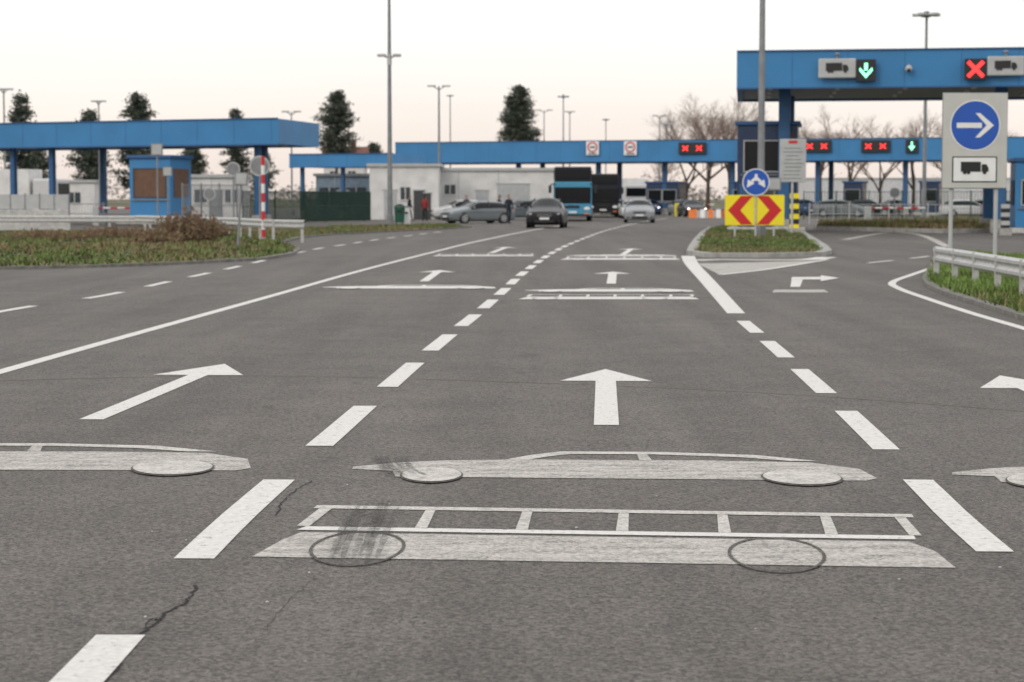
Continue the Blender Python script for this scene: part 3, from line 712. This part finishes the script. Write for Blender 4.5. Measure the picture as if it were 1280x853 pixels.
# ---------------------------------------------------------------- vehicles
def car_paint(name,col): return pm('car_paint_'+name,col,.3,.0,var=.04,spec=.35)
def car(name,loc,rz,paintm,L=4.6,W=1.8,Ht=1.43,lights=True,hatch=False):
    e=empty(name,loc,rz)
    y=L/4.6; z=Ht/1.43; w=W/1.8
    # y, sill z, belt z, roof z, half width, half roof width
    st=[(-2.31,.26,.60,.68,.80,.60),(-2.24,.16,.68,.76,.90,.66),(-2.05,.13,.74,.82,.95,.70),(-1.15,.13,.88,.97,.96,.76),(-1.02,.13,.90,1.00,.96,.78),(-.22,.13,.93,1.42,.96,.62),(-.05,.13,.93,1.46,.96,.62),(1.0,.13,.95,1.44,.96,.61)]
    st+=[(1.12,.13,.96,1.42,.96,.61),(1.78,.13,.99,1.08,.95,.70),(2.18,.15,.96,1.04,.92,.68),(2.30,.26,.80,.92,.84,.6)] if not hatch else [(1.65,.13,.97,1.38,.95,.60),(2.12,.15,.97,1.08,.92,.66),(2.22,.18,.90,1.0,.90,.66),(2.30,.28,.66,.80,.84,.6)]
    V=[];Fc=[];Mi=[]
    for (yy,zb,zl,zt,hw,tw) in st:
        half=[(hw*.86,zb),(hw*.985,zb+.09),(hw,(zb+zl)/2+.08),(hw*.985,zl),(tw,zt-.04*(zt-zl>.2))]
        ring=[(-a,b) for a,b in half]+[(0,zt+.015)]+[(a,b) for a,b in half[::-1]]
        n=len(ring)
        for a,b in ring: V.append((a*w,yy*y,b*z))
    gl_end=(8 if not hatch else 9)
    for i in range(len(st)-1):
        for j in range(n):
            k=(j+1)%n; Fc.append((i*n+j,i*n+k,(i+1)*n+k,(i+1)*n+j))
            g=0
            if j in(3,6) and 4<=i<=8: g=1
            if j in(4,5) and i in(4,8): g=1
            Mi.append(g)
    Fc.append(tuple(range(n))); Mi.append(0); Fc.append(tuple(range((len(st)-1)*n,len(st)*n))[::-1]); Mi.append(0)
    me=bpy.data.meshes.new('body'); me.from_pydata(V,[],Fc); me.materials.append(paintm); me.materials.append(GLASS)
    me.polygons.foreach_set('material_index',Mi); me.polygons.foreach_set('use_smooth',[True]*len(Fc))
    bm=bmesh.new(); bm.from_mesh(me); bmesh.ops.recalc_face_normals(bm,faces=bm.faces[:]); bm.to_mesh(me); bm.free()
    o=bpy.data.objects.new('body',me); bpy.context.scene.collection.objects.link(o); o.parent=e
    sm=o.modifiers.new('s','SUBSURF'); sm.levels=2; sm.render_levels=2
    m=MB()
    for yy in(-1.42*y,1.38*y):
        for sg in(-1,1):
            m.cyl((sg*(.74*w),yy,.35),(sg*(.945*w),yy,.35),.37,BLACK,n=20)
            m.cyl((sg*(.73*w),yy,.32),(sg*(.952*w),yy,.32),.32,BLACK,n=20)
            m.cyl((sg*(.945*w),yy,.32),(sg*(.962*w),yy,.32),.21,LGREY,n=12)
            for q in range(5):
                a=q*1.2566; m.cyl((sg*.966*w,yy+.12*math.cos(a+.63),.32+.12*math.sin(a+.63)),(sg*.970*w,yy+.12*math.cos(a+.63),.32+.12*math.sin(a+.63)),.05,BLACK,n=6)
    put('wheels',m,parent=e)
    m=MB(); f=-2.24*y
    lm=LAMP if lights else LGREY
    for sg in(-1,1):
        m.sphere((sg*.66*w,f+.03,.66*z),.13,lm,(1.25,.6,.5),10)
        m.sphere((sg*.68*w,-f-.0,.84*z),.13,RED,(1.2,.5,.6),10)
        m.box((sg*.70*w,f-.0,.34*z),(.2,.1,.1),BLACK,bev=.02)
        m.sphere((sg*1.04*w,-.80*y,1.00*z),.11,paintm,(1,.6,.7),8)
        # A pillars and roof edge
        m.cyl((sg*.80*w,-.98*y,.99*z),(sg*.63*w,-.20*y,1.40*z),.028,paintm,n=6)
        m.cyl((sg*.83*w,.42*y,.97*z),(sg*.64*w,.42*y,1.41*z),.035,BLACK,n=6)
        m.box((sg*.955*w,.0,.72*z),(.012,3.0*y,.02),BLACK)
    m.box((0,f-.03,.62*z),(.78*w,.10,.15*z),BLACK,bev=.02); m.box((0,f-.01,.32*z),(1.0*w,.14,.13),BLACK,bev=.02)
    m.box((0,f-.10,.46*z),(.5,.03,.11),WHITE); m.box((0,-f+.08,.62*z),(.5,.03,.11),WHITE)
    for zz in(.58,.66): m.box((0,f-.085,zz*z),(.74*w,.01,.015),GALV)
    put('lights_and_trim',m,parent=e)
    return e
PB=car_paint('black',(.008,.008,.010)); PG=car_paint('grey',(.17,.19,.20)); PW=car_paint('white',(.55,.55,.55)); PS=car_paint('silver',(.26,.27,.285)); PBL=car_paint('blue',(.03,.06,.14))
def carat(name,px,Y,rz,p,**k): return car(name,(AX(px,Y),Y,0),rz,p,**k)
carat('black_car',684,106,-.08,PB,L=4.8,W=1.86,Ht=1.56,lights=False)
carat('parked_car',597,124,-1.05,PG,L=4.5,W=1.75,Ht=1.38,lights=False,hatch=True)
carat('silver_car',799,128,-.05,PS,L=4.5,W=1.82,Ht=1.5,lights=False)
carat('oncoming_car',790,156,0,PW,lights=False); carat('oncoming_car',865,168,.1,PB); carat('oncoming_car',852,182,.1,PG)
carat('oncoming_car',777,185,0,PS,lights=False); carat('oncoming_car',812,190,0,PBL)
for px,Y,p,r in((1052,165,PG,1.3),(1085,175,PB,1.4),(1210,168,PW,1.5),(1262,165,PS,1.4),(1235,182,PW,1.5),(1120,190,PS,.2),(1005,180,PBL,.2)):
    carat('parked_car',px,Y,r,p,lights=False,hatch=(px%2==0))
carat('parked_car',575,147,-1.2,PW,lights=False,hatch=True); carat('parked_car',655,147,-1.2,PG,lights=False)

def coach(name,px,Y,rz,lower,upper,h=3.65,L=11.5,W=2.55):
    e=empty(name,(AX(px,Y),Y,0),rz); w=W; zs=h-1.0
    m=MB(); m.box((0,L/2,.35+(zs-.35)/2),(w,L,zs-.35),lower,bev=.07); put('lower_body',m,parent=e)
    m=MB(); m.box((0,L/2+.03,(zs-.3+h)/2),(w-.05,L-.04,h-zs+.3),upper,bev=.10); put('upper_body',m,parent=e)
    m=MB(); m.box((0,.01,1.74),(w-.16,.06,1.08),GLASS,bev=.02)
    for sg in(-1,1):
        for i in range(7): m.box((sg*(w/2-.01),1.2+i*1.5,2.0),(.04,1.38,.9),GLASS)
        for i in range(7): m.box((sg*(w/2-.02),1.2+i*1.5,3.1),(.04,1.38,.5),GLASS)
    m.box((0,.02,zs+.5),(w-.34,.06,.62),GLASS,bev=.02)
    put('windows',m,parent=e)
    m=MB()
    for sg in(-1,1):
        m.sphere((sg*.95,.0,.85),.17,WHITE,(1.3,.4,.7),10); m.box((sg*.95,-.02,.5),(.35,.05,.1),ORG)
        m.cyl((sg*1.15,0,2.5),(sg*1.5,-.3,2.45),.035,BLACK,n=6); m.box((sg*1.52,-.3,2.15),(.2,.1,.5),BLACK,bev=.03)
    m.box((0,-.02,.62),(.55,.04,.13),WHITE); m.box((0,-.015,.98),(.9,.04,.18),BLACK,bev=.01)
    m.box((-.25,-.035,1.38),(.9,.02,.03),BLACK); m.box((.5,-.035,1.35),(.8,.02,.03),BLACK)
    m.box((0,-.02,.42),(w-.3,.05,.14),BLACK)
    put('front_trim',m,parent=e)
    m=MB()
    for yy in(1.9,L-2.6):
        for sg in(-1,1): m.cyl((sg*(w/2-.3),yy,.5),(sg*(w/2+.01),yy,.5),.5,BLACK,n=20); m.cyl((sg*(w/2+.01),yy,.5),(sg*(w/2+.03),yy,.5),.28,GREY,n=14)
    put('wheels',m,parent=e)
BUSD=pm('bus_dark',(.012,.015,.022),.3,spec=.3)
coach('coach_bus',716,134,-.03,pm('bus_cyan',(.06,.27,.42),.35,var=.08),BUSD)
coach('coach_bus',754,160,-.04,pm('bus_black',(.015,.016,.02),.35,spec=.3),BUSD,h=3.5)
def lorry(px,Y,rz,cabm):
    e=empty('box_truck',(AX(px,Y),Y,0),rz)
    m=MB(); m.box((0,1,1.75),(2.4,2,2.5),cabm,bev=.15); m.box((0,-.01,2.2),(2.1,.05,.9),GLASS); m.box((0,-.03,1.2),(1.6,.05,.5),BLACK)
    for sg in(-1,1): m.box((sg*.95,-.03,.8),(.3,.05,.2),WHITE)
    put('cab',m,parent=e)
    m=MB(); m.box((0,6,2.35),(2.5,7.6,2.7),OFFW,bev=.04); m.box((0,6,.85),(1,7.4,.25),DGREY); put('box_body',m,parent=e)
    m=MB()
    for yy in(1,7,8.3):
        for sg in(-1,1): m.cyl((sg*.85,yy,.5),(sg*1.22,yy,.5),.5,BLACK,n=16)
    put('wheels',m,parent=e)
lorry(795,215,0,PW); lorry(80,150,1.4,PW); lorry(590,235,.3,PBL)
for i,px in enumerate((868,878,888,898,908)):
    m=MB(); m.raw([(-.45,-.25,0),(.45,-.25,0),(.45,.25,0),(-.45,.25,0),(-.45,-.09,.6),(.45,-.09,.6),(.45,.09,.6),(-.45,.09,.6)],[(0,1,5,4),(1,2,6,5),(2,3,7,6),(3,0,4,7),(4,5,6,7)],(ORG,WHITE)[i%2])
    m.box((0,0,.64),(.86,.14,.08),(ORG,WHITE)[i%2]); put('traffic_barrier',m,(AX(px,158),158,0))
for px,Y in((846,172),(1085,112),(120,112)):
    m=MB(); m.box((0,0,.55),(.35,.35,1.1),YEL if 200<px<1000 else LGREY,bev=.03)
    for i in range(8): m.cyl((i*.4,0,1.0),((i+1)*.4,0,1.0),.05,(RED,WHITE)[i%2],n=8)
    put('boom_barrier',m,(AX(px,Y),Y,0))
BG=pm('bin_green',(.01,.08,.05),.5)
m=MB(); m.cyl((0,0,.15),(0,0,1.0),.27,BG,.31,16); m.cyl((0,0,1.0),(0,0,1.12),.34,BG,.30,16); m.cyl((0,0,1.12),(0,0,1.22),.28,BLACK,.12,16); m.box((0,-.3,.8),(.3,.05,.12),BLACK)
for sg in(-1,1): m.cyl((sg*.2,0,0),(sg*.2,0,.2),.04,GREY)
put('litter_bin',m,(AX(499.5,116),116,0))
m=MB(); m.cyl((0,0,0),(0,0,1.0),.22,WHITE,n=14); m.cyl((0,0,1.0),(0,0,1.08),.24,GREY,n=14); m.box((0,-.22,.7),(.2,.05,.1),BLACK); put('litter_bin',m,(AX(508,117),117,0))

# ---------------------------------------------------------------- people
SKIN=pm('skin',(.42,.25,.18),.6,var=.05); HAIR=pm('hair',(.03,.02,.015),.8); LIPS=pm('lips',(.35,.12,.10),.6)
def skinmesh(verts,edges,rads,root=0,sub=1):
    me=bpy.data.meshes.new('tmp'); me.from_pydata(verts,edges,[]); o=bpy.data.objects.new('tmp',me); bpy.context.scene.collection.objects.link(o)
    md=o.modifiers.new('k','SKIN'); md.use_smooth_shade=True
    for i,r in enumerate(rads): me.skin_vertices[0].data[i].radius=(r,r)
    me.skin_vertices[0].data[root].use_root=True
    s=o.modifiers.new('s','SUBSURF'); s.levels=sub; s.render_levels=sub
    dg=bpy.context.evaluated_depsgraph_get(); out=bpy.data.meshes.new_from_object(o.evaluated_get(dg))
    bpy.data.objects.remove(o); return out
def person(loc,rz,top,pants,stride=.18,arm=.1,h=1.76):
    s=h/1.76; e=empty('person',loc,rz)
    V=[(0,0,.96),(0,.01,1.12),(0,0,1.32),(0,0,1.46),(0,-.01,1.53)]; Rr=[.135,.125,.145,.075,.055]; E=[(0,1),(1,2),(2,3),(3,4)]
    hands=[]
    for sg in(-1,1):
        b=len(V); f=sg*arm
        V+=[(sg*.17,0,1.40),(sg*.225,.02-f*.4,1.14),(sg*.24,-.06-f,.91),(sg*.245,-.08-f*1.05,.84)]; Rr+=[.075,.052,.036,.030]
        E+=[(2,b),(b,b+1),(b+1,b+2),(b+2,b+3)]; hands.append((sg,Vector(V[-1])))
        b=len(V); g=-sg*stride
        V+=[(sg*.09,0,.88),(sg*.10,-g*.45-.02,.49),(sg*.10,-g+.02,.10),(sg*.10,-g-.02,.045),(sg*.115,-g-.17,.035)]; Rr+=[.095,.064,.045,.045,.035]
        E+=[(0,b),(b,b+1),(b+1,b+2),(b+2,b+3),(b+3,b+4)]
    me=skinmesh(V,E,Rr)
    for mt in(pants,top,SKIN,BLACK): me.materials.append(mt)
    for p in me.polygons:
        c=p.center; a=abs(c.x)
        if c.z<.10: k=3
        elif c.z>1.49: k=2
        elif a>.19 and c.z<.90: k=2
        elif c.z>.90 or (a>.19): k=1
        else: k=0
        p.material_index=k; p.use_smooth=True
    o=bpy.data.objects.new('body',me); bpy.context.scene.collection.objects.link(o); o.parent=e; o.scale=(s,s,s)
    V=[];E=[];Rr=[]
    for sg,w in hands:
        for i,(oy,ln) in enumerate(((-.032,.068),(-.011,.078),(.011,.074),(.031,.058))):
            b=len(V); p=w+Vector((0,oy*.6,-.02)); q=w+Vector((0,oy,-.065))
            V+=[p,q,q+Vector((-sg*.008,0,-ln*.5)),q+Vector((-sg*.024,0,-ln*.95))]; Rr+=[.016,.011,.009,.008]; E+=[(b,b+1),(b+1,b+2),(b+2,b+3)]
        b=len(V); V+=[w+Vector((0,-.015,-.01)),w+Vector((-sg*.01,-.048,-.04)),w+Vector((-sg*.015,-.062,-.08))]; Rr+=[.015,.011,.009]; E+=[(b,b+1),(b+1,b+2)]
    m=MB()
    for a,b in E: m.cyl(V[a],V[b],Rr[a],SKIN,Rr[b],6)
    o=put('hands',m,parent=e,smooth=True); o.scale=(s,s,s)
    m=MB(); m.sphere((0,-.015,1.645),.105,SKIN,(.78,.92,1.12),14); m.sphere((0,.012,1.675),.108,HAIR,(.82,.92,1.0),14)
    m.sphere((0,-.112,1.635),.016,SKIN,(.8,1,1.3),6)
    for sg in(-1,1): m.sphere((sg*.032,-.098,1.655),.011,BLACK,(1.2,.5,.7),6); m.sphere((sg*.083,.0,1.64),.022,SKIN,(.4,.8,1.3),6)
    m.box((0,-.103,1.59),(.045,.012,.008),LIPS)
    o=put('head',m,parent=e,smooth=True); o.scale=(s,s,s)
def pc(n,c): return pm('cloth_'+n,c,.9)
person((AX(636,122),122,0),.3,pc('navy',(.015,.02,.035)),pc('darkjeans',(.02,.025,.04)),.2)
person((AX(531,136),136,0),2.8,pc('redjacket',(.25,.03,.03)),pc('dark',(.02,.02,.022)),.1)
person((AX(512,138),138,0),1.4,pc('coat',(.03,.03,.035)),pc('dark',(.02,.02,.022)),.22)
person((AX(583,141),141,0),.2,pc('grey',(.08,.08,.09)),pc('darkjeans',(.02,.025,.04)),.1)
person((AX(624,136),136,0),-1.2,pc('coat',(.03,.03,.035)),pc('dark',(.02,.02,.022)),.15)

# ---------------------------------------------------------------- sky, sun, camera
sc=bpy.context.scene
w=bpy.data.worlds.new("World"); sc.world=w; w.use_nodes=True; N=w.node_tree.nodes; Lk=w.node_tree.links
bg=N['Background']; bg.inputs[1].default_value=.1
sky=N.new('ShaderNodeTexSky'); sky.sky_type='NISHITA'; sky.sun_disc=False; sky.sun_elevation=math.radians(30); sky.sun_rotation=math.radians(-140); sky.dust_density=3
tc=N.new('ShaderNodeTexCoord'); sp=N.new('ShaderNodeSeparateXYZ'); Lk.new(tc.outputs['Generated'],sp.inputs[0])
cr_=N.new('ShaderNodeValToRGB'); Lk.new(sp.outputs[2],cr_.inputs[0]); el=cr_.color_ramp.elements
el[0].position=0; el[0].color=(.82,.72,.66,1); el[1].position=1; el[1].color=(1,1,1,1)
for p,c in((.015,(.88,.77,.70,1)),(.04,(.94,.86,.79,1)),(.065,(.97,.93,.88,1)),(.095,(1,.99,.97,1)),(.2,(1,1,1,1))):
    x=el.new(p); x.color=c
ns=N.new('ShaderNodeTexNoise'); ns.inputs['Scale'].default_value=2.5; ns.inputs['Detail'].default_value=5
mp=N.new('ShaderNodeMapping'); mp.inputs['Scale'].default_value=(1,1,7); Lk.new(tc.outputs['Generated'],mp.inputs[0]); Lk.new(mp.outputs[0],ns.inputs[0])
mr=N.new('ShaderNodeMapRange'); mr.inputs[1].default_value=.3; mr.inputs[2].default_value=.7; mr.inputs[3].default_value=11.3; mr.inputs[4].default_value=12.1; Lk.new(ns.outputs[0],mr.inputs[0])
vs=N.new('ShaderNodeVectorMath'); vs.operation='SCALE'; Lk.new(cr_.outputs[0],vs.inputs[0]); Lk.new(mr.outputs[0],vs.inputs['Scale'])
mx=N.new('ShaderNodeMixRGB'); mx.inputs[0].default_value=.90; Lk.new(sky.outputs[0],mx.inputs[1]); Lk.new(vs.outputs[0],mx.inputs[2]); Lk.new(mx.outputs[0],bg.inputs[0])
sl=bpy.data.lights.new('sun','SUN'); sl.energy=.8; sl.angle=math.radians(20); sl.color=(1,.93,.85)
so=bpy.data.objects.new('sun',sl); sc.collection.objects.link(so); so.rotation_euler=(math.radians(60),0,math.radians(-40))
cam=bpy.data.cameras.new('camera'); co=bpy.data.objects.new('camera',cam); sc.collection.objects.link(co); sc.camera=co
cam.sensor_width=36; cam.lens=F*36/1280; cam.clip_start=.1; cam.clip_end=6000
co.location=(0,0,H); co.rotation_euler=(math.pi/2-TH,0,0)
cam.dof.use_dof=True; cam.dof.focus_distance=11.5; cam.dof.aperture_fstop=4.5
sc.view_settings.view_transform='Standard'; sc.view_settings.look='None'; sc.view_settings.exposure=0
